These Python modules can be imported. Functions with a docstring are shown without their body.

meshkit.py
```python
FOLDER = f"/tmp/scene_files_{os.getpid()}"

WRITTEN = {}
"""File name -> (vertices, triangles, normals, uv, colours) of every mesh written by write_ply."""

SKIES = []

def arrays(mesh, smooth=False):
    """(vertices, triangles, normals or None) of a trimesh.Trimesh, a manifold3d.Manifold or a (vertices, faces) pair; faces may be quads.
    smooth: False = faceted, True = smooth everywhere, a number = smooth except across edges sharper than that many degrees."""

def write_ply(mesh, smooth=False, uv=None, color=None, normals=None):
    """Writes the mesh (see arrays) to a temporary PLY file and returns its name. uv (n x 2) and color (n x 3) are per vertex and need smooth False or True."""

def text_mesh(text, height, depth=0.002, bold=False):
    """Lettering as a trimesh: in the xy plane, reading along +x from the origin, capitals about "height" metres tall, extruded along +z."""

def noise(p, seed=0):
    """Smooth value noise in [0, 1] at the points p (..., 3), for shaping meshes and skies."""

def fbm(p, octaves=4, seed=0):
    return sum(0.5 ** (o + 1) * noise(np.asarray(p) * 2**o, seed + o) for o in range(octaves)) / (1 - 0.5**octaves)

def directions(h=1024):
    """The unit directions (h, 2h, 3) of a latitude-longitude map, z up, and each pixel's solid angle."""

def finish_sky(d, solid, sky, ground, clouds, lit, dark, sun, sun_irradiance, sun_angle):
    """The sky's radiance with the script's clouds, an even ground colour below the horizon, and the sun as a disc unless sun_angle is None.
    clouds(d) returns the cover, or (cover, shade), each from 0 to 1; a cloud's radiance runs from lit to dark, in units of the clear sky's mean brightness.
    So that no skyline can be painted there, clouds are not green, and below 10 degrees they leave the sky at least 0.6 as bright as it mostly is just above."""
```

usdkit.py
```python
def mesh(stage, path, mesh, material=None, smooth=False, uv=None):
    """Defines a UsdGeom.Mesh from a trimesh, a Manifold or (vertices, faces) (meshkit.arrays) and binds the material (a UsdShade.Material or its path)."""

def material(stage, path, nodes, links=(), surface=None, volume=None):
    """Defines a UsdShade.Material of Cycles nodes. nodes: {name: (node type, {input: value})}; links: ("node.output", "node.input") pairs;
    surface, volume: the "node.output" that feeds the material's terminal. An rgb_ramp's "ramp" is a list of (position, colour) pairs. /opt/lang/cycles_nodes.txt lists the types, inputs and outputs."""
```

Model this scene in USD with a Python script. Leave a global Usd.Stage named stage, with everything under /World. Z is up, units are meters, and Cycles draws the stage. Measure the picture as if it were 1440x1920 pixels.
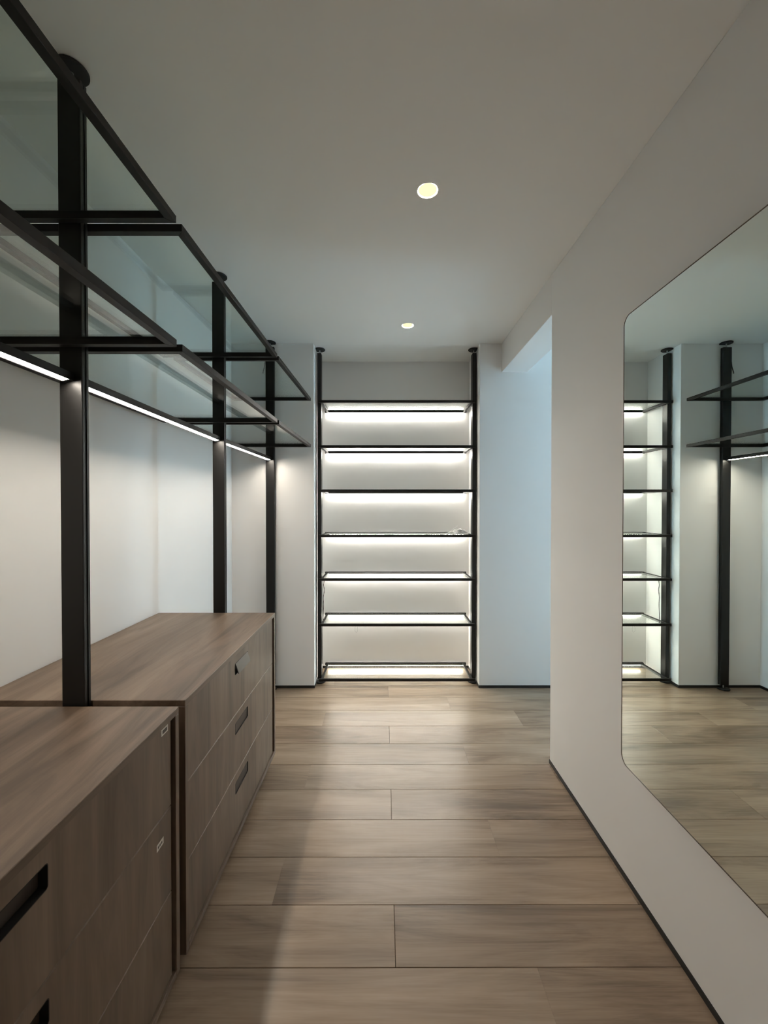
import math, random
import numpy as np, trimesh
from shapely.geometry import Polygon, Point, box as sbox
from pxr import Usd, UsdGeom, UsdLux, UsdShade, Gf, Sdf
import usdkit, meshkit

random.seed(7)
stage = Usd.Stage.CreateInMemory()
UsdGeom.SetStageUpAxis(stage, 'Z'); UsdGeom.SetStageMetersPerUnit(stage, 1.0)
UsdGeom.Xform.Define(stage, '/World'); UsdGeom.Scope.Define(stage, '/World/Looks')

# ------------------------------------------------------------------ camera, sky, exposure
PITCH, YAW, FPX = 0.0107, 0.0017, 775.0
cam = UsdGeom.Camera.Define(stage, '/World/camera')
cam.CreateHorizontalApertureAttr(36.0); cam.CreateVerticalApertureAttr(48.0)
cam.CreateFocalLengthAttr(36.0 * FPX / 1440.0); cam.CreateClippingRangeAttr((0.02, 200.0))
cam.AddTranslateOp().Set((0, 0, 1.3))
cam.AddRotateXYZOp().Set((90 - math.degrees(PITCH), 0, -math.degrees(YAW)))
cam.CreateExposureAttr(0.58)

SKY = 2.6            # daylight outside the passage window
RAIL_LED = 51.0      # radiance of the clothes rails' diffusers
NICHE_LED = 44.0     # radiance of the strips behind the niche shelves
SPOT = 0.85          # the ceiling lamps' pale yellow face
LAMP = 150.0         # the bright ring around it
dome = UsdLux.DomeLight.Define(stage, '/World/sky')
dome.CreateIntensityAttr(SKY); dome.CreateColorAttr((0.52, 0.80, 1.0))

# ------------------------------------------------------------------ materials
def mat(name, nodes, links, surface):
    return usdkit.material(stage, '/World/Looks/' + name, nodes, links, surface=surface)

def plain(name, color, rough=0.5, metallic=0.0, spec=0.5, bump=None):
    nodes = {'p': ('principled_bsdf', {'base_color': color, 'roughness': rough, 'metallic': metallic, 'specular_ior_level': spec})}
    links = []
    if bump:
        scale, dist = bump
        nodes['g'] = ('geometry', {})
        nodes['n'] = ('noise_texture', {'scale': scale, 'detail': 4.0})
        nodes['b'] = ('bump', {'strength': 0.35, 'distance': dist})
        links = [('g.position', 'n.vector'), ('n.fac', 'b.height'), ('b.normal', 'p.normal')]
    return mat(name, nodes, links, 'p.BSDF')

def emit(name, color, strength):
    return mat(name, {'e': ('emission', {'color': color, 'strength': strength})}, [], 'e.emission')

def wood(name, stops, long_axis, rough, fine=0.5, spec=0.5, vary=0.16, cloud=1.0, streak=1.0):
    s = [11.0, 11.0, 11.0]; s[long_axis] = 1.3
    t = [170.0, 170.0, 170.0]; t[long_axis] = 4.5
    u = [2.6, 2.6, 2.6]; u[long_axis] = 0.8
    nodes = {
        'g': ('geometry', {}), 'o': ('object_info', {}),
        'sc': ('vector_math', {'math_type': 'scale', 'vector1': (7.3, 3.1, 5.7)}),
        'add': ('vector_math', {'math_type': 'add'}),
        'm1': ('mapping', {'scale': tuple(s)}), 'm2': ('mapping', {'scale': tuple(t)}), 'm3': ('mapping', {'scale': tuple(u)}),
        'n1': ('noise_texture', {'scale': 1.0, 'detail': 7.0, 'roughness': 0.62, 'distortion': 0.9}),
        'n2': ('noise_texture', {'scale': 1.0, 'detail': 3.0, 'roughness': 0.6}),
        'n3': ('noise_texture', {'scale': 1.0, 'detail': 2.0}),
        'mx': ('math', {'math_type': 'multiply', 'value2': fine * 0.35}),
        'm4': ('math', {'math_type': 'multiply', 'value2': cloud * 0.5}),
        'a1': ('math', {'math_type': 'add'}), 'a2': ('math', {'math_type': 'add'}),
        'sub': ('math', {'math_type': 'subtract', 'value2': fine * 0.175 + cloud * 0.25}),
        'con': ('math', {'math_type': 'multiply_add', 'value2': streak, 'value3': 0.5 - 0.5 * streak}),
        'r': ('rgb_ramp', {'ramp': stops}),
        'h': ('hsv', {'saturation': 1.0}),
        'mv': ('map_range', {'to_min': 1 - vary / 2, 'to_max': 1 + vary / 2}),
        'rr': ('map_range', {'to_min': rough - 0.07, 'to_max': rough + 0.07}),
        'p': ('principled_bsdf', {'specular_ior_level': spec}),
    }
    links = [('o.random', 'sc.scale'), ('g.position', 'add.vector1'), ('sc.vector', 'add.vector2'),
             ('add.vector', 'm1.vector'), ('add.vector', 'm2.vector'), ('add.vector', 'm3.vector'),
             ('m1.vector', 'n1.vector'), ('m2.vector', 'n2.vector'), ('m3.vector', 'n3.vector'),
             ('n2.fac', 'mx.value1'), ('n3.fac', 'm4.value1'),
             ('n1.fac', 'a1.value1'), ('mx.value', 'a1.value2'), ('a1.value', 'a2.value1'), ('m4.value', 'a2.value2'),
             ('a2.value', 'sub.value1'), ('sub.value', 'con.value1'), ('con.value', 'r.fac'),
             ('r.color', 'h.color'), ('o.random', 'mv.value'), ('mv.result', 'h.value'), ('h.color', 'p.base_color'),
             ('n2.fac', 'rr.value'), ('rr.result', 'p.roughness')]
    return mat(name, nodes, links, 'p.BSDF')

def glass(name, tint, f0=0.043):
    nodes = {'lw': ('layer_weight', {'blend': 0.5}),
             'pw': ('math', {'math_type': 'power', 'value2': 5.0}),
             'ml': ('math', {'math_type': 'multiply_add', 'value2': 1 - f0, 'value3': f0}),
             't': ('transparent_bsdf', {'color': tint}),
             'gl': ('glossy_bsdf', {'color': (1, 1, 1), 'roughness': 0.0}),
             'mix': ('mix_closure', {})}
    links = [('lw.facing', 'pw.value1'), ('pw.value', 'ml.value1'), ('ml.value', 'mix.fac'),
             ('t.BSDF', 'mix.closure1'), ('gl.BSDF', 'mix.closure2')]
    return mat(name, nodes, links, 'mix.closure')

M = {}
M['paint'] = plain('wall_paint', (0.865, 0.855, 0.84), 0.62, spec=0.3)
M['ceil'] = plain('ceiling_paint', (0.93, 0.92, 0.90), 0.8, spec=0.2)
M['black'] = plain('black_anodised', (0.0065, 0.006, 0.0057), 0.42, spec=0.4)
M['frame'] = plain('frame_black', (0.0085, 0.0075, 0.007), 0.5, spec=0.28)
M['skirt'] = plain('skirting_black', (0.01, 0.01, 0.01), 0.5)
M['steel'] = plain('spindle_steel', (0.55, 0.55, 0.54), 0.35, 1.0)
M['rubber'] = plain('pad_black', (0.012, 0.012, 0.012), 0.6)
M['pull'] = plain('pull_metal', (0.052, 0.038, 0.030), 0.5, 0.3)
M['flap'] = plain('pull_flap_metal', (0.15, 0.14, 0.125), 0.45, 0.5)
M['tray'] = plain('pull_tray', (0.012, 0.010, 0.009), 0.6)
M['white'] = plain('white_plastic', (0.86, 0.84, 0.83), 0.4)
M['paper'] = plain('sticker_paper', (0.74, 0.70, 0.64), 0.7)
M['print'] = plain('sticker_print', (0.10, 0.085, 0.07), 0.7)
M['dark'] = plain('dark_board', (0.02, 0.017, 0.014), 0.7)
M['mirror'] = mat('silvered_glass', {'p': ('principled_bsdf', {'base_color': (0.80, 0.86, 0.815), 'metallic': 1.0, 'roughness': 0.0})}, [], 'p.BSDF')
M['rim'] = plain('mirror_rim', (0.10, 0.075, 0.055), 0.35, 0.7)
M['glass'] = glass('shelf_glass', (0.895, 0.940, 0.915))
M['glass_clear'] = glass('niche_glass', (0.95, 0.97, 0.955))
M['pane'] = glass('window_pane', (0.97, 0.98, 0.98))
M['rail_led'] = emit('rail_diffuser', (1.0, 0.905, 0.775), RAIL_LED)
M['niche_led'] = emit('niche_strip', (1.0, 0.96, 0.875), NICHE_LED)
M['spot'] = emit('lamp_face', (1.0, 0.90, 0.50), SPOT)
M['ring'] = emit('lamp_ring', (1.0, 0.86, 0.64), LAMP)
M['trim'] = plain('lamp_trim', (0.75, 0.73, 0.66), 0.4)
M['gap'] = plain('plank_gap', (0.03, 0.024, 0.02), 0.8)
FLOOR = [(0.0, (0.1032, 0.0673, 0.0433)), (0.3, (0.2021, 0.1379, 0.0913)), (0.5, (0.3096, 0.2201, 0.1517)), (0.68, (0.3784, 0.2751, 0.1935)), (1.0, (0.473, 0.3531, 0.2554))]
CAB = [(0.0, (0.0491, 0.0309, 0.0197)), (0.3, (0.1026, 0.0678, 0.0451)), (0.5, (0.1625, 0.1108, 0.0763)), (0.68, (0.2143, 0.1511, 0.1074)), (1.0, (0.2947, 0.2147, 0.1558))]
M['floor'] = wood('floor_wood', FLOOR, 0, 0.30, vary=0.10, spec=0.6, streak=1.3)
M['cab_y'] = wood('cabinet_wood_long', CAB, 1, 0.45, vary=0.0, streak=1.35)
M['cab_z'] = wood('cabinet_wood_upright', CAB, 2, 0.45, vary=0.08, streak=1.1)

# ------------------------------------------------------------------ helpers
used = {}
def numbered(parent, name):
    k = (parent, name); n = used.get(k, 0); used[k] = n + 1
    return name if n == 0 else f'{name}_{n:03d}'

def setdata(prim, **kw):
    for k, v in kw.items():
        if v: prim.SetCustomDataByKey(k, v)

def thing(name, label, cat, base, group=None):
    path = '/World/' + numbered('/World', name)
    x = UsdGeom.Xform.Define(stage, path); x.AddTranslateOp().Set(tuple(float(b) for b in base))
    setdata(x.GetPrim(), label=label, category=cat, group=group)
    return (path, np.array(base, float))

def part(own, name, mesh, material, label=None, smooth=30):
    """Adds a mesh given in world coordinates as a part of own = (path, base)."""
    path, base = own
    p = path + '/' + numbered(path, name)
    v, f, n = meshkit.arrays(mesh, False)
    m = usdkit.mesh(stage, p, trimesh.Trimesh(v - base, f, process=False), M[material], smooth=smooth)
    setdata(m.GetPrim(), label=label)
    return (p, base)

def single(name, mesh, material, label, cat, group=None, kind=None, smooth=30):
    p = '/World/' + numbered('/World', name)
    m = usdkit.mesh(stage, p, mesh, M[material], smooth=smooth)
    setdata(m.GetPrim(), label=label, category=cat, group=group, kind=kind)
    return (p, np.zeros(3))

def struct(name, mesh, material, label, cat, smooth=False):
    return single(name, mesh, material, label, cat, kind='structure', smooth=smooth)

def cat(*ms): return trimesh.util.concatenate(list(ms))

def hull(pts): return trimesh.convex.convex_hull(np.array(pts, float))

def rbox(x0, x1, y0, y1, z0, z1, b=0.001, bx_=None):
    pts, e = [], b if bx_ is None else bx_
    for X, sx in ((x0, 1), (x1, -1)):
        for Y, sy in ((y0, 1), (y1, -1)):
            for Z, sz in ((z0, 1), (z1, -1)):
                pts += [(X + sx * e, Y + sy * b, Z), (X + sx * e, Y, Z + sz * b), (X, Y + sy * b, Z + sz * e)]
    return hull(pts)

def bx(x0, x1, y0, y1, z0, z1):
    m = trimesh.creation.box((x1 - x0, y1 - y0, z1 - z0)); m.apply_translation(((x0 + x1) / 2, (y0 + y1) / 2, (z0 + z1) / 2)); return m

def quad_prism(quad, z0, z1, b=0.0008):
    """A four-cornered plan (list of xy) between z0 and z1, with a fine chamfer."""
    q = Polygon(quad); inner = q.buffer(-b, join_style=2)
    pts = [(x, y, z0 + b) for x, y in q.exterior.coords] + [(x, y, z1 - b) for x, y in q.exterior.coords]
    pts += [(x, y, z) for x, y in inner.exterior.coords for z in (z0, z1)]
    return hull(pts)

def cyl(x, y, z0, z1, r, n=32, b=0.0):
    if b:
        prof = [(0, z0), (r - b, z0), (r, z0 + b), (r, z1 - b), (r - b, z1), (0, z1)]
    else:
        prof = [(0, z0), (r, z0), (r, z1), (0, z1)]
    m = trimesh.creation.revolve(np.array(prof), sections=n); m.apply_translation((x, y, 0)); return m

def tube(points, r, n=8):
    P = np.array(points, float); T = np.gradient(P, axis=0); T /= np.linalg.norm(T, axis=1)[:, None]
    a = np.array([0.31, 0.22, 0.93]); V = []
    for p, t in zip(P, T):
        u = np.cross(t, a); u /= np.linalg.norm(u); w = np.cross(t, u)
        V += [p + r * (math.cos(k) * u + math.sin(k) * w) for k in np.linspace(0, 2 * math.pi, n, endpoint=False)]
    F = []
    for i in range(len(P) - 1):
        for k in range(n):
            a0, a1 = i * n + k, i * n + (k + 1) % n
            F += [(a0, a1, a1 + n), (a0, a1 + n, a0 + n)]
    V = np.array(V); c0, c1 = len(V), len(V) + 1
    V = np.vstack([V, P[0], P[-1]]); e = (len(P) - 1) * n
    for k in range(n):
        F += [(c0, (k + 1) % n, k), (c1, e + k, e + (k + 1) % n)]
    m = trimesh.Trimesh(V, F, process=False); trimesh.repair.fix_normals(m); return m

def spline(ctrl, n=60):
    from scipy.interpolate import CubicSpline
    c = np.array(ctrl, float); d = np.r_[0, np.cumsum(np.linalg.norm(np.diff(c, axis=0), axis=1))]
    return CubicSpline(d, c)(np.linspace(0, d[-1], n))

# ------------------------------------------------------------------ the room
CE = 2.472                                   # ceiling
XL, XCOL = -1.1405, -1.085                   # left wall, and its far end
XR, XR2 = 0.847, 1.03                        # right wall and its thickness
YP, YB = 2.965, 3.335                        # piers' face, niche back
NL, NR = -0.4966, 0.6903                     # niche sides
YJ, YCOL = 2.087, 2.092                      # end of right wall (opening), where the left wall turns inwards a little
LZ = 2.269                                   # underside of the lintel
Y0, X9 = -1.3, 3.4                           # wall behind the camera, end of the passage

def bev(x0, x1, y0, y1, z0=0.0, z1=CE): return rbox(x0, x1, y0, y1, z0, z1, 0.002)

wl = trimesh.creation.extrude_polygon(Polygon([(-1.34, Y0 - .2), (XL, Y0 - .2), (XL, YCOL), (XCOL, YP), (-1.34, YP)]), CE, engine='earcut')
struct('wall_left', wl, 'paint', 'pale painted left wall behind the open shelving and the drawer cabinets', 'wall')
struct('wall_far_left', bev(-1.34, NL, YP, 3.6), 'paint', 'pale painted wall end to the left of the lit niche', 'wall')
struct('wall_back', bev(NL - .05, NR + .05, YB, 3.6), 'paint', 'back wall of the niche washed by the light strips', 'wall')
struct('wall_far_right', bev(NR, X9 + .2, YP, 3.6), 'paint', 'bluish daylit wall to the right of the niche and through the opening', 'wall')
struct('wall_right', cat(bev(XR, XR2, Y0 - .2, YJ)), 'paint', 'pale painted right wall that carries the mirror', 'wall')
struct('wall_lintel', bev(XR, XR2, YJ - .001, YP + .02, LZ, CE + .01), 'paint', 'wall piece above the opening on the right', 'wall')
struct('wall_passage', bev(XR2 - .001, X9 + .2, YJ - .2, YJ - .002), 'paint', 'near wall of the side passage, hidden behind the right wall', 'wall')
struct('wall_front', bev(-1.34, XR2, Y0 - .2, Y0), 'paint', 'wall behind the camera closing the dressing room', 'wall')
# end of the passage with its window
WY0, WY1, WZ0, WZ1 = 2.20, 2.88, 0.25, 2.25
struct('wall_passage_end', cat(bx(X9, X9 + .15, YJ - .1, WY0, 0, CE), bx(X9, X9 + .15, WY1, YP + .1, 0, CE), bx(X9, X9 + .15, WY0, WY1, 0, WZ0), bx(X9, X9 + .15, WY0, WY1, WZ1, CE)), 'paint', 'end wall of the side passage around its window', 'wall')
w = struct('window_1', cat(bx(X9 + .05, X9 + .1, WY0, WY0 + .04, WZ0, WZ1), bx(X9 + .05, X9 + .1, WY1 - .04, WY1, WZ0, WZ1), bx(X9 + .05, X9 + .1, WY0 + .04, WY1 - .04, WZ0, WZ0 + .04), bx(X9 + .05, X9 + .1, WY0 + .04, WY1 - .04, WZ1 - .04, WZ1)), 'skirt', 'window at the end of the side passage letting blue daylight in', 'window')
part(w, 'pane', bx(X9 + .072, X9 + .076, WY0 + .04, WY1 - .04, WZ0 + .04, WZ1 - .04), 'pane')

# ceiling with the round cut-outs of the lamps
LAMPS = [(0.1643, 1.5426), (0.1573, 2.6768)]
pl = sbox(-1.34, Y0 - .2, X9 + .2, 3.6)
for x, y in LAMPS: pl = pl.difference(Point(x, y).buffer(0.0385, 24))
cm = trimesh.creation.extrude_polygon(pl, 0.12, engine='earcut'); cm.apply_translation((0, 0, CE))
struct('ceiling', cm, 'ceil', 'plain greyish white plaster ceiling with two round lamps', 'ceiling')

# floor: every plank its own piece
fl = thing('floor', 'grey-brown wood-look plank floor', 'floor', (0, 0, 0)); setdata(stage.GetPrimAtPath(fl[0]), kind='structure')
part(fl, 'underlay', bx(-1.2, X9 + .1, Y0 - .1, YB + .05, -0.03, -0.0121), 'gap')
PW, PL_, G = 0.1847, 1.2, 0.0005
for k in range(-14, 13):
    ya, yb = 1.1544 + PW * k, 1.1544 + PW * (k + 1)
    if yb < Y0 or ya > YB: continue
    x = 0.035 - 0.4 * (k % 3) - 2 * PL_
    ge, eb = (0.0005, 0.0009) if k % 3 == 0 else (0.00005, 0.00025)      # some butt joints stand a little open, others are tight
    while x < X9 + .05:
        xa, xb = max(x, -1.2), min(x + PL_, X9 + .08)
        if xb - xa > 0.02:
            part(fl, 'plank', rbox(xa + ge, xb - ge, ya + G, min(yb, YB + .02) - G, -0.012, random.uniform(-0.0001, 0.0), 0.0010, eb), 'floor', smooth=False)
        x += PL_

# black skirting strips
def skirt(name, m, label): struct(name, m, 'skirt', label, 'skirting')
sh, st = 0.019, 0.003
skirt('baseboard_left', cat(bx(XL, XL + st, Y0, YCOL, 0, sh), quad_prism([(XL, YCOL), (XL + st, YCOL), (XCOL + st, YP), (XCOL, YP)], 0, sh, .0003)), 'thin black skirting strip along the left wall')
skirt('baseboard_far_left', bx(XCOL, NL + st, YP - st, YP, 0, sh), 'thin black skirting strip under the wall left of the niche')
skirt('baseboard_back', cat(bx(NL, NR, YB - st, YB, 0, sh), bx(NL, NL + st, YP, YB, 0, sh), bx(NR - st, NR, YP, YB, 0, sh)), 'thin black skirting strip inside the niche')
skirt('baseboard_far_right', bx(NR - st, X9, YP - st, YP, 0, sh), 'thin black skirting strip under the daylit wall right of the niche')
skirt('baseboard_right', cat(bx(XR - st, XR, Y0, YJ, 0, sh), bx(XR - st, XR2, YJ, YJ + st, 0, sh)), 'thin black skirting strip along the mirror wall')

# ------------------------------------------------------------------ drawer cabinets
XF = -0.547                                   # front of the cabinets
ZT, ZB, TH = 0.7685, 0.0569, 0.018
DR = [(0.722, None), ]
def pull_hole(yc, zc, w=0.144, h=0.044, r=0.006):
    return sbox(yc - w / 2 + r, zc - h / 2 + r, yc + w / 2 - r, zc + h / 2 - r).buffer(r, 6)

def plate_yz(poly, x0, x1):
    """Polygon in (y, z) extruded along x."""
    m = trimesh.creation.extrude_polygon(poly, x1 - x0, engine='earcut')
    v = m.vertices.copy(); m.vertices = np.c_[v[:, 2] + x0, v[:, 0], v[:, 1]]; return m

def cabinet(y0, y1, label, stickers=False, open_flap=None, hand_y=None, deep=.0105):
    c = thing('drawer_cabinet', label, 'cabinet', (XF, (y0 + y1) / 2, 0), 'drawer cabinets along the left wall')
    xb = XL + 0.006
    part(c, 'top_panel', rbox(xb, XF, y0, y1, ZT - TH, ZT, 0.0012), 'cab_y', smooth=False)
    part(c, 'side_panel', rbox(xb, XF, y0, y0 + TH, ZB, ZT - TH, 0.001), 'cab_z', smooth=False)
    part(c, 'side_panel', rbox(xb, XF, y1 - TH, y1, ZB, ZT - TH, 0.001), 'cab_z', smooth=False)
    part(c, 'bottom_panel', rbox(xb, XF, y0 + TH, y1 - TH, ZB, ZB + TH, 0.001), 'cab_y', smooth=False)
    part(c, 'back_panel', bx(xb, xb + .006, y0 + TH, y1 - TH, ZB + TH, ZT - TH), 'cab_z')
    part(c, 'plinth', rbox(xb + .03, XF - .055, y0 + .03, y1 - .03, 0.0, ZB, 0.001), 'dark', label='dark recessed plinth')
    zt, zb = ZT - TH - .002, ZB + TH + .002
    H = (zt - zb - 2 * .003) / 3
    xf = XF - 0.007                               # drawer fronts stand a little back inside the carcass
    yc = hand_y or (y0 + y1) / 2
    for i in range(3):
        b = zt - (i + 1) * H - i * .003
        zc = b + H - .033 - .022
        hole = pull_hole(yc, zc)
        ya, yb_, zt_ = y0 + TH + .003, y1 - TH - .012, b + H - .0016
        poly = sbox(ya, b, yb_, zt_).difference(hole)
        edge = hull([(x, y, z) for y in (ya, yb_) for x, z in ((xf, zt_), (xf - .0020, b + H), (xf - .018, b + H), (xf - .018, zt_))])
        d = part(c, 'drawer', cat(plate_yz(poly, xf - .018, xf), edge), 'cab_z', smooth=False)
        part(d, 'drawer_box', bx(XL + .05, xf - .032, y0 + TH + .02, y1 - TH - .02, b + .02, b + H - .03), 'dark')
        ring = hole.buffer(0.0).difference(hole.buffer(-.0015))
        rim = plate_yz(ring, xf - .017, xf + .0004)
        tray = plate_yz(hole.buffer(-.0002), xf - .030, xf - .0185)
        part(d, 'pull_recess', cat(rim, tray), 'tray', label='black recessed finger pull')
        hb = hole.bounds; fp = hole.buffer(-.0025).difference(sbox(0, 0, hb[0] + .007, 2))
        if open_flap == i:
            m = plate_yz(fp, -.0015, .0015); m.apply_translation((0, 0, -(zc + .019)))
            m.apply_transform(trimesh.transformations.rotation_matrix(math.radians(-19), (0, 1, 0)))
            m.apply_translation((xf - .001, 0, zc + .019))
            part(d, 'pull_flap', m, 'flap', label='grey metal pull flap swung outwards')
        else:
            part(d, 'pull_flap', plate_yz(fp, xf - deep - .003, xf - deep), 'pull', label='dark metal pull flap lying in its recess')
        if stickers and i < 2:
            ys, zs = (1.040, b + H - .016) if i == 0 else (1.018, b + H - .060)
            if i == 0: ys, zs = 1.042, b + H - .013
            s = part(d, 'sticker', rbox(xf, xf + .0005, ys - .0155, ys + .0155, zs - .0085, zs + .0085, .0002), 'paper', label='small white paper sticker with a printed box')
            o = sbox(ys - .011, zs - .0045, ys + .011, zs + .0045)
            if i == 0: pr = plate_yz(o, xf + .0004, xf + .0007)
            else: pr = cat(*[plate_yz(sbox(ys + a, zs - .003, ys + a + .005, zs + .003), xf + .0004, xf + .0007) for a in (-.011, -.0035, .004)])
            part(s, 'sticker_print', pr, 'print')
    return c

cabinet(0.110, 1.101, 'grey-brown wood drawer cabinet in the foreground with two white stickers', True, deep=.0145)
cabinet(1.136, 2.085, 'grey-brown wood drawer cabinet farther back with one pull flap standing open', False, open_flap=0, deep=.0025)

# ------------------------------------------------------------------ posts
def post(xc, y0, wx, wy, label, group, slots=True):
    t = thing('shelving_post', label, 'post', (xc, y0 + wy / 2, 0), group)
    y1, yc, zt = y0 + wy, y0 + wy / 2, CE - 0.038
    c = .0025
    prof = sbox(xc - wx / 2 + c, y0 + c, xc + wx / 2 - c, y1 - c).buffer(c, 4)
    if wx > wy:                                    # slim groove along both narrow sides
        for s in (-1, 1): prof = prof.difference(sbox(xc + s * wx / 2 - .002, yc - .004, xc + s * wx / 2 + .002, yc + .004))
    m = trimesh.creation.extrude_polygon(prof, zt - .034, engine='earcut'); m.apply_translation((0, 0, .034))
    part(t, 'profile', m, 'black')
    part(t, 'spindle', cyl(xc, yc, zt - .002, CE - .010, .0045, 16), 'steel', label='bright steel levelling screw at the top')
    part(t, 'ceiling_pad', cyl(xc, yc, CE - .010, CE - .0002, .040, 40, .0025), 'rubber', label='round black pad pressed against the ceiling')
    part(t, 'spindle', cyl(xc, yc, .009, .036, .0045, 16), 'steel', label='bright steel levelling screw at the foot')
    part(t, 'foot_pad', cyl(xc, yc, .0002, .010, .040, 40, .0025), 'rubber', label='round black pad on the floor')
    return t

GP = 'black floor-to-ceiling shelving posts'
post(-0.833, 1.106, .060, .027, 'nearest black post, rising from the gap between the two drawer cabinets', GP)
post(-0.8312, 2.089, .060, .027, 'middle black post rising behind the far drawer cabinet', GP)
post(-0.8019, 2.929, .060, .027, 'black post close to the far wall left of the niche, with a cord end', GP)
post(-0.4705, 3.044, .028, .056, 'black post at the left side of the lit niche', GP)
post(0.6695, 3.044, .028, .056, 'black post at the right side of the lit niche', GP)

# ------------------------------------------------------------------ open glass shelves on the left
def lerp(a, b, t): return (a[0] + (b[0] - a[0]) * t, a[1] + (b[1] - a[1]) * t)

def frame_shelf(fn, ff, bn, bf, z0, label, group, glass_m='glass', rw=.020, rh=.020, led=None, wide=0.0, front_y=None):
    """fn, ff: front-near and front-far corners; bn, bf: back ones (plan). z0: underside."""
    c = np.mean([fn, ff, bn, bf], axis=0)
    t = thing('glass_shelf', label, 'shelf', (c[0], c[1], z0), group)
    outer = Polygon([fn, ff, bf, bn]); inn = outer.buffer(-rw, join_style=2)
    A = [np.array(p) for p in (fn, ff, bf, bn)]
    B = [np.array(min(inn.exterior.coords[:-1], key=lambda q: (q[0] - a[0]) ** 2 + (q[1] - a[1]) ** 2)) for a in A]
    names = ('front_rail', 'end_rail', 'back_rail', 'end_rail')
    for i in range(4):
        j = (i + 1) % 4
        part(t, names[i], quad_prism([A[i], A[j], B[j], B[i]], z0, z0 + rh), 'frame', smooth=False)
    g = inn.buffer(.006, join_style=2)
    part(t, 'glass_panel', quad_prism(list(g.exterior.coords)[:-1], z0 + rh - .0075, z0 + rh - .0015, .0005), glass_m, smooth=False)
    return t

F1, F2a, F2b, F3a, F3b = (-.549, 1.104), (-.549, 1.1355), (-.533, 2.086), (-.533, 2.119), (-.511, 2.926)
B1, B2a, B2b, B3a, B3b = (-1.112, 1.104), (-1.112, 1.1355), (-1.105, 2.086), (-1.070, 2.119), (-1.052, 2.926)
F0, B0 = (-.560, 0.140), (-1.112, 0.140)
GS = 'black framed glass shelves above the cabinets'
for z, nm in ((2.053, 'upper'), (1.7265, 'lower')):
    frame_shelf(F0, F1, B0, B1, z, f'{nm} black framed glass shelf in the nearest bay over the foreground cabinet', GS)
    frame_shelf(F2a, F2b, B2a, B2b, z, f'{nm} black framed glass shelf in the middle bay over the far cabinet', GS)
    frame_shelf(F3a, F3b, B3a, B3b, z, f'{nm} black framed glass shelf in the last bay by the niche wall', GS)

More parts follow.
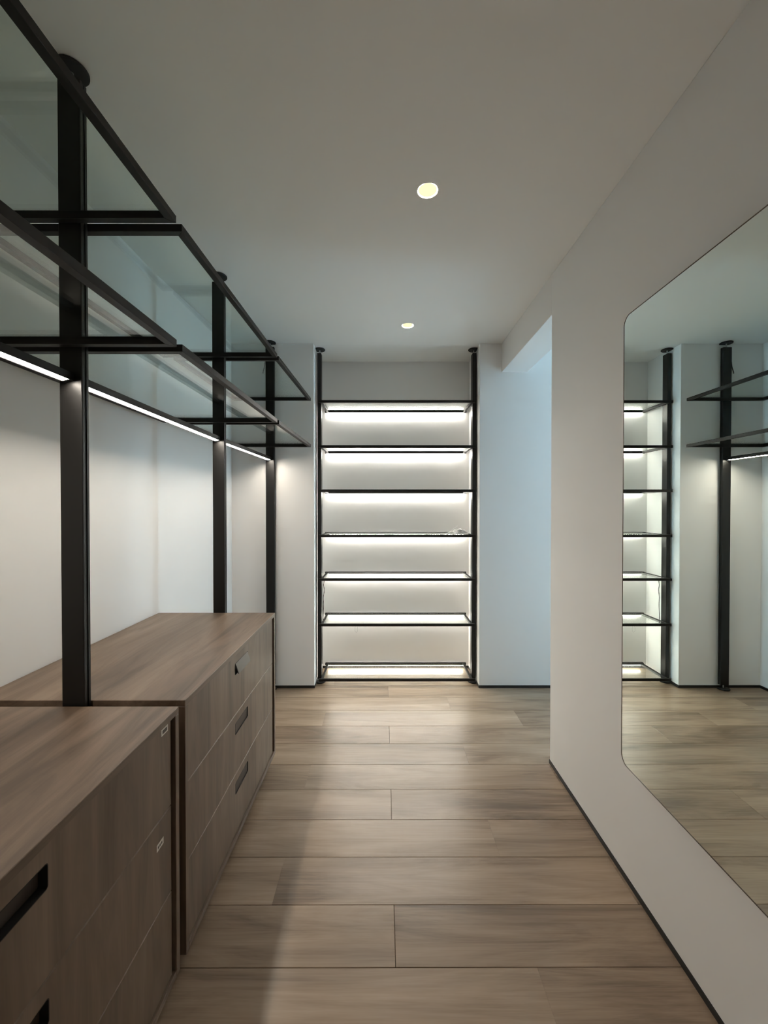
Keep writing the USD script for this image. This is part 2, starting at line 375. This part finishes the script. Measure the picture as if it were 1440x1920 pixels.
# ------------------------------------------------------------------ clothes rails with light strips
def rail(p0, p1, label):
    zb = 1.631; p0, p1 = np.array(p0), np.array(p1)
    d = (p1 - p0) / np.linalg.norm(p1 - p0); n = np.array([d[1], -d[0]])
    t = thing('lit_clothes_rail', label, 'clothes rail', (*((p0 + p1) / 2), zb), 'clothes rails with light strips')
    def q(a, b, w): return [a + n * w, b + n * w, b - n * w, a - n * w]
    w = .0105
    # section across the rail: u towards the room (+), v up; the open face leans a little towards the room
    def sect(pts, a, b): return hull([(*(e + n * u), zb + v) for e in (a, b) for u, v in pts])
    part(t, 'housing', cat(sect([(-w, .0100), (w, .0100), (w, .0260), (-w, .0260)], p0, p1), sect([(-w, 0), (-w + .0020, .0004), (-w + .0020, .0105), (-w, .0105)], p0, p1),
                           sect([(w - .0015, .0054), (w, .0058), (w, .0105), (w - .0015, .0105)], p0, p1)), 'frame', smooth=False)
    a, b = p0 + d * .016, p1 - d * .016
    face = [(-w + .0024, .0022), (w - .0018, .0056), (w - .0018, .0096), (-w + .0024, .0096)]
    part(t, 'diffuser', sect(face, a, b), 'rail_led', label='glowing white diffuser strip', smooth=False)
    for e0, e1 in ((p0, a), (b, p1)):
        part(t, 'end_cap', sect([(-w + .0022, .0016), (w - .0016, .0062), (w - .0016, .0098), (-w + .0022, .0098)], e0, e1), 'frame', smooth=False)
    return t

rail((-.843, .160), (-.833, 1.1055), 'glowing clothes rail in the nearest bay, ending at the nearest post')
rail((-.833, 1.1335), (-.8312, 2.0885), 'glowing clothes rail between the nearest and the middle post')
rail((-.8312, 2.1165), (-.8019, 2.9285), 'glowing clothes rail between the middle post and the far wall post')

# ------------------------------------------------------------------ the lit niche
names7 = ['topmost glass shelf of the lit niche', 'second glass shelf from the top of the lit niche', 'third glass shelf from the top of the lit niche',
          'fourth glass shelf of the lit niche, with a white cable heap on it', 'third glass shelf from the bottom of the lit niche',
          'second glass shelf from the bottom of the lit niche', 'lowest glass shelf of the lit niche, just above the floor']
ZS = [2.0697, 1.743, 1.423, 1.0943, 0.775, 0.443, 0.040]
for z, nm in zip(ZS, names7):
    x0, x1, ya, yb, z0 = -.455, .654, 3.002, 3.330, z - .009
    t = thing('niche_shelf', 'black framed ' + nm, 'shelf', ((x0 + x1) / 2, (ya + yb) / 2, z0), 'glass shelves in the lit niche')
    part(t, 'front_rail', rbox(x0 - .0155, x1 + .0155, ya, ya + .016, z0, z0 + .018, .0008), 'frame', smooth=False)
    part(t, 'back_rail', rbox(x0 - .012, x1 + .012, yb - .016, yb, z0, z0 + .018, .0008), 'frame', smooth=False)
    for xa in (x0, x1 - .016):
        part(t, 'side_rail', rbox(xa, xa + .016, ya + .0162, yb - .0162, z0, z0 + .018, .0008), 'frame', smooth=False)
    part(t, 'glass_panel', rbox(x0 + .0155, x1 - .0155, ya + .0155, yb - .0155, z0 + .010, z0 + .016, .0005), 'glass_clear', smooth=False)
    # strip of light under the back rail, turned towards the wall
    part(t, 'light_strip', bx(x0 + .012, x1 - .012, yb - .0125, yb - .0005, z0 - .0042, z0 - .0002), 'niche_led', label='glowing light strip under the back rail', smooth=False)

# ------------------------------------------------------------------ mirror on the right wall
mx, mya, myb, mza, mzb, r = 0.8165, 0.45, 1.4077, 0.4296, 1.9434, 0.034
face = sbox(mya + r, mza + r, myb - r, mzb - r).buffer(r, 16)
mi = thing('wall_mirror', 'large frameless-looking wall mirror with rounded corners and greenish reflection', 'mirror', (mx, (mya + myb) / 2, mza))
part(mi, 'mirror_glass', plate_yz(face.buffer(-.0022), mx, mx + .006), 'mirror', smooth=False)
part(mi, 'rim', plate_yz(face.difference(face.buffer(-.0022)), mx - .0008, XR - .001), 'rim', label='thin dark metal rim', smooth=30)
part(mi, 'backing', plate_yz(face.buffer(-.0023), mx + .0062, XR - .001), 'dark')

# ------------------------------------------------------------------ ceiling lamps
for (x, y), lb in zip(LAMPS, ('nearer round recessed ceiling lamp glowing pale yellow', 'farther round recessed ceiling lamp glowing pale yellow, near the niche')):
    t = thing('ceiling_lamp', lb, 'lamp', (x, y, CE), 'recessed round ceiling lamps')
    can = trimesh.creation.revolve(np.array([(.0378, CE + .0003), (.0383, CE + .0003), (.0383, CE + .06), (.036, CE + .06), (.0363, CE + .0035), (.0378, CE + .0003)]), sections=48)
    can.apply_translation((x, y, 0)); part(t, 'baffle', can, 'trim')
    part(t, 'lamp_face', cyl(x, y, CE + .0036, CE + .007, .0362, 48), 'spot', label='glowing pale yellow frosted face')
    ring = trimesh.creation.revolve(np.array([(.0345, CE + .0030), (.0359, CE + .0030), (.0359, CE + .0037), (.0345, CE + .0037), (.0345, CE + .0030)]), sections=48)
    ring.apply_translation((x, y, 0)); part(t, 'glow_ring', ring, 'ring', label='brighter ring round the face')

# ------------------------------------------------------------------ loose cables
rng = np.random.default_rng(5)
cz = ZS[3] + .0105
def coil(cx, cy, a, b, rise, turns, ph, n=90, z=cz):
    t = np.linspace(0, 1, n); k = ph + t * turns * 2 * math.pi
    return np.c_[cx + a * np.cos(k) * (1 - .25 * t), cy + b * np.sin(k) * (1 - .2 * t), z + rise * (.15 + t) + .004 * np.sin(3 * k)]
ch = thing('cable_heap', 'white cable heap with one end sticking up, on the fourth niche shelf', 'cable', (.55, 3.12, cz))
part(ch, 'coil', cat(tube(coil(.580, 3.12, .044, .045, .022, 4, 0, 140), .0036), tube(coil(.560, 3.10, .034, .050, .026, 4, 1.4, 140), .0034)), 'white')
part(ch, 'coil', tube(spline([(.53, 3.10, cz + .006), (.50, 3.08, cz + .010), (.47, 3.07, cz + .004), (.445, 3.06, cz + .003)]), .0034), 'white')
part(ch, 'coil', tube(spline([(.60, 3.12, cz + .010), (.625, 3.10, cz + .016), (.64, 3.08, cz + .006), (.625, 3.06, cz + .003), (.58, 3.05, cz + .003), (.53, 3.055, cz + .003)]), .0034), 'white')
part(ch, 'cable_end', tube(spline([(.50, 3.10, cz + .012), (.515, 3.10, cz + .024), (.54, 3.10, cz + .042), (.558, 3.10, cz + .052)]), .0040), 'white')
part(ch, 'connector', rbox(.545, .590, 3.085, 3.105, cz + .016, cz + .028, .002), 'white')

single('cord_end', tube(spline([(-.829, 2.9435, 2.352), (-.838, 2.942, 2.335), (-.840, 2.940, 2.305), (-.847, 2.938, 2.275), (-.851, 2.937, 2.250)]), .0032), 'rubber', 'black cord end dangling beside the top of the far wall post', 'cord')
single('strip_cable', tube(spline([(-.451, 3.108, .766), (-.447, 3.110, .740), (-.451, 3.111, .715), (-.446, 3.110, .69), (-.447, 3.110, .66), (-.452, 3.112, .63), (-.451, 3.112, .58), (-.4535, 3.112, .50), (-.453, 3.112, .452)], 90), .0022), 'rubber', 'thin wavy dark cable down the left niche post below the fifth shelf', 'cable')
k = np.linspace(-.3, 2 * math.pi + .3, 40)
single('wire_loop', tube(np.c_[-.197 + .011 * np.sin(k), 3.010 + 0 * k, ZS[5] - .031 + .023 * np.cos(k)], .0007, 6), 'steel', 'tiny wire loop hanging under the second lowest niche shelf', 'wire')
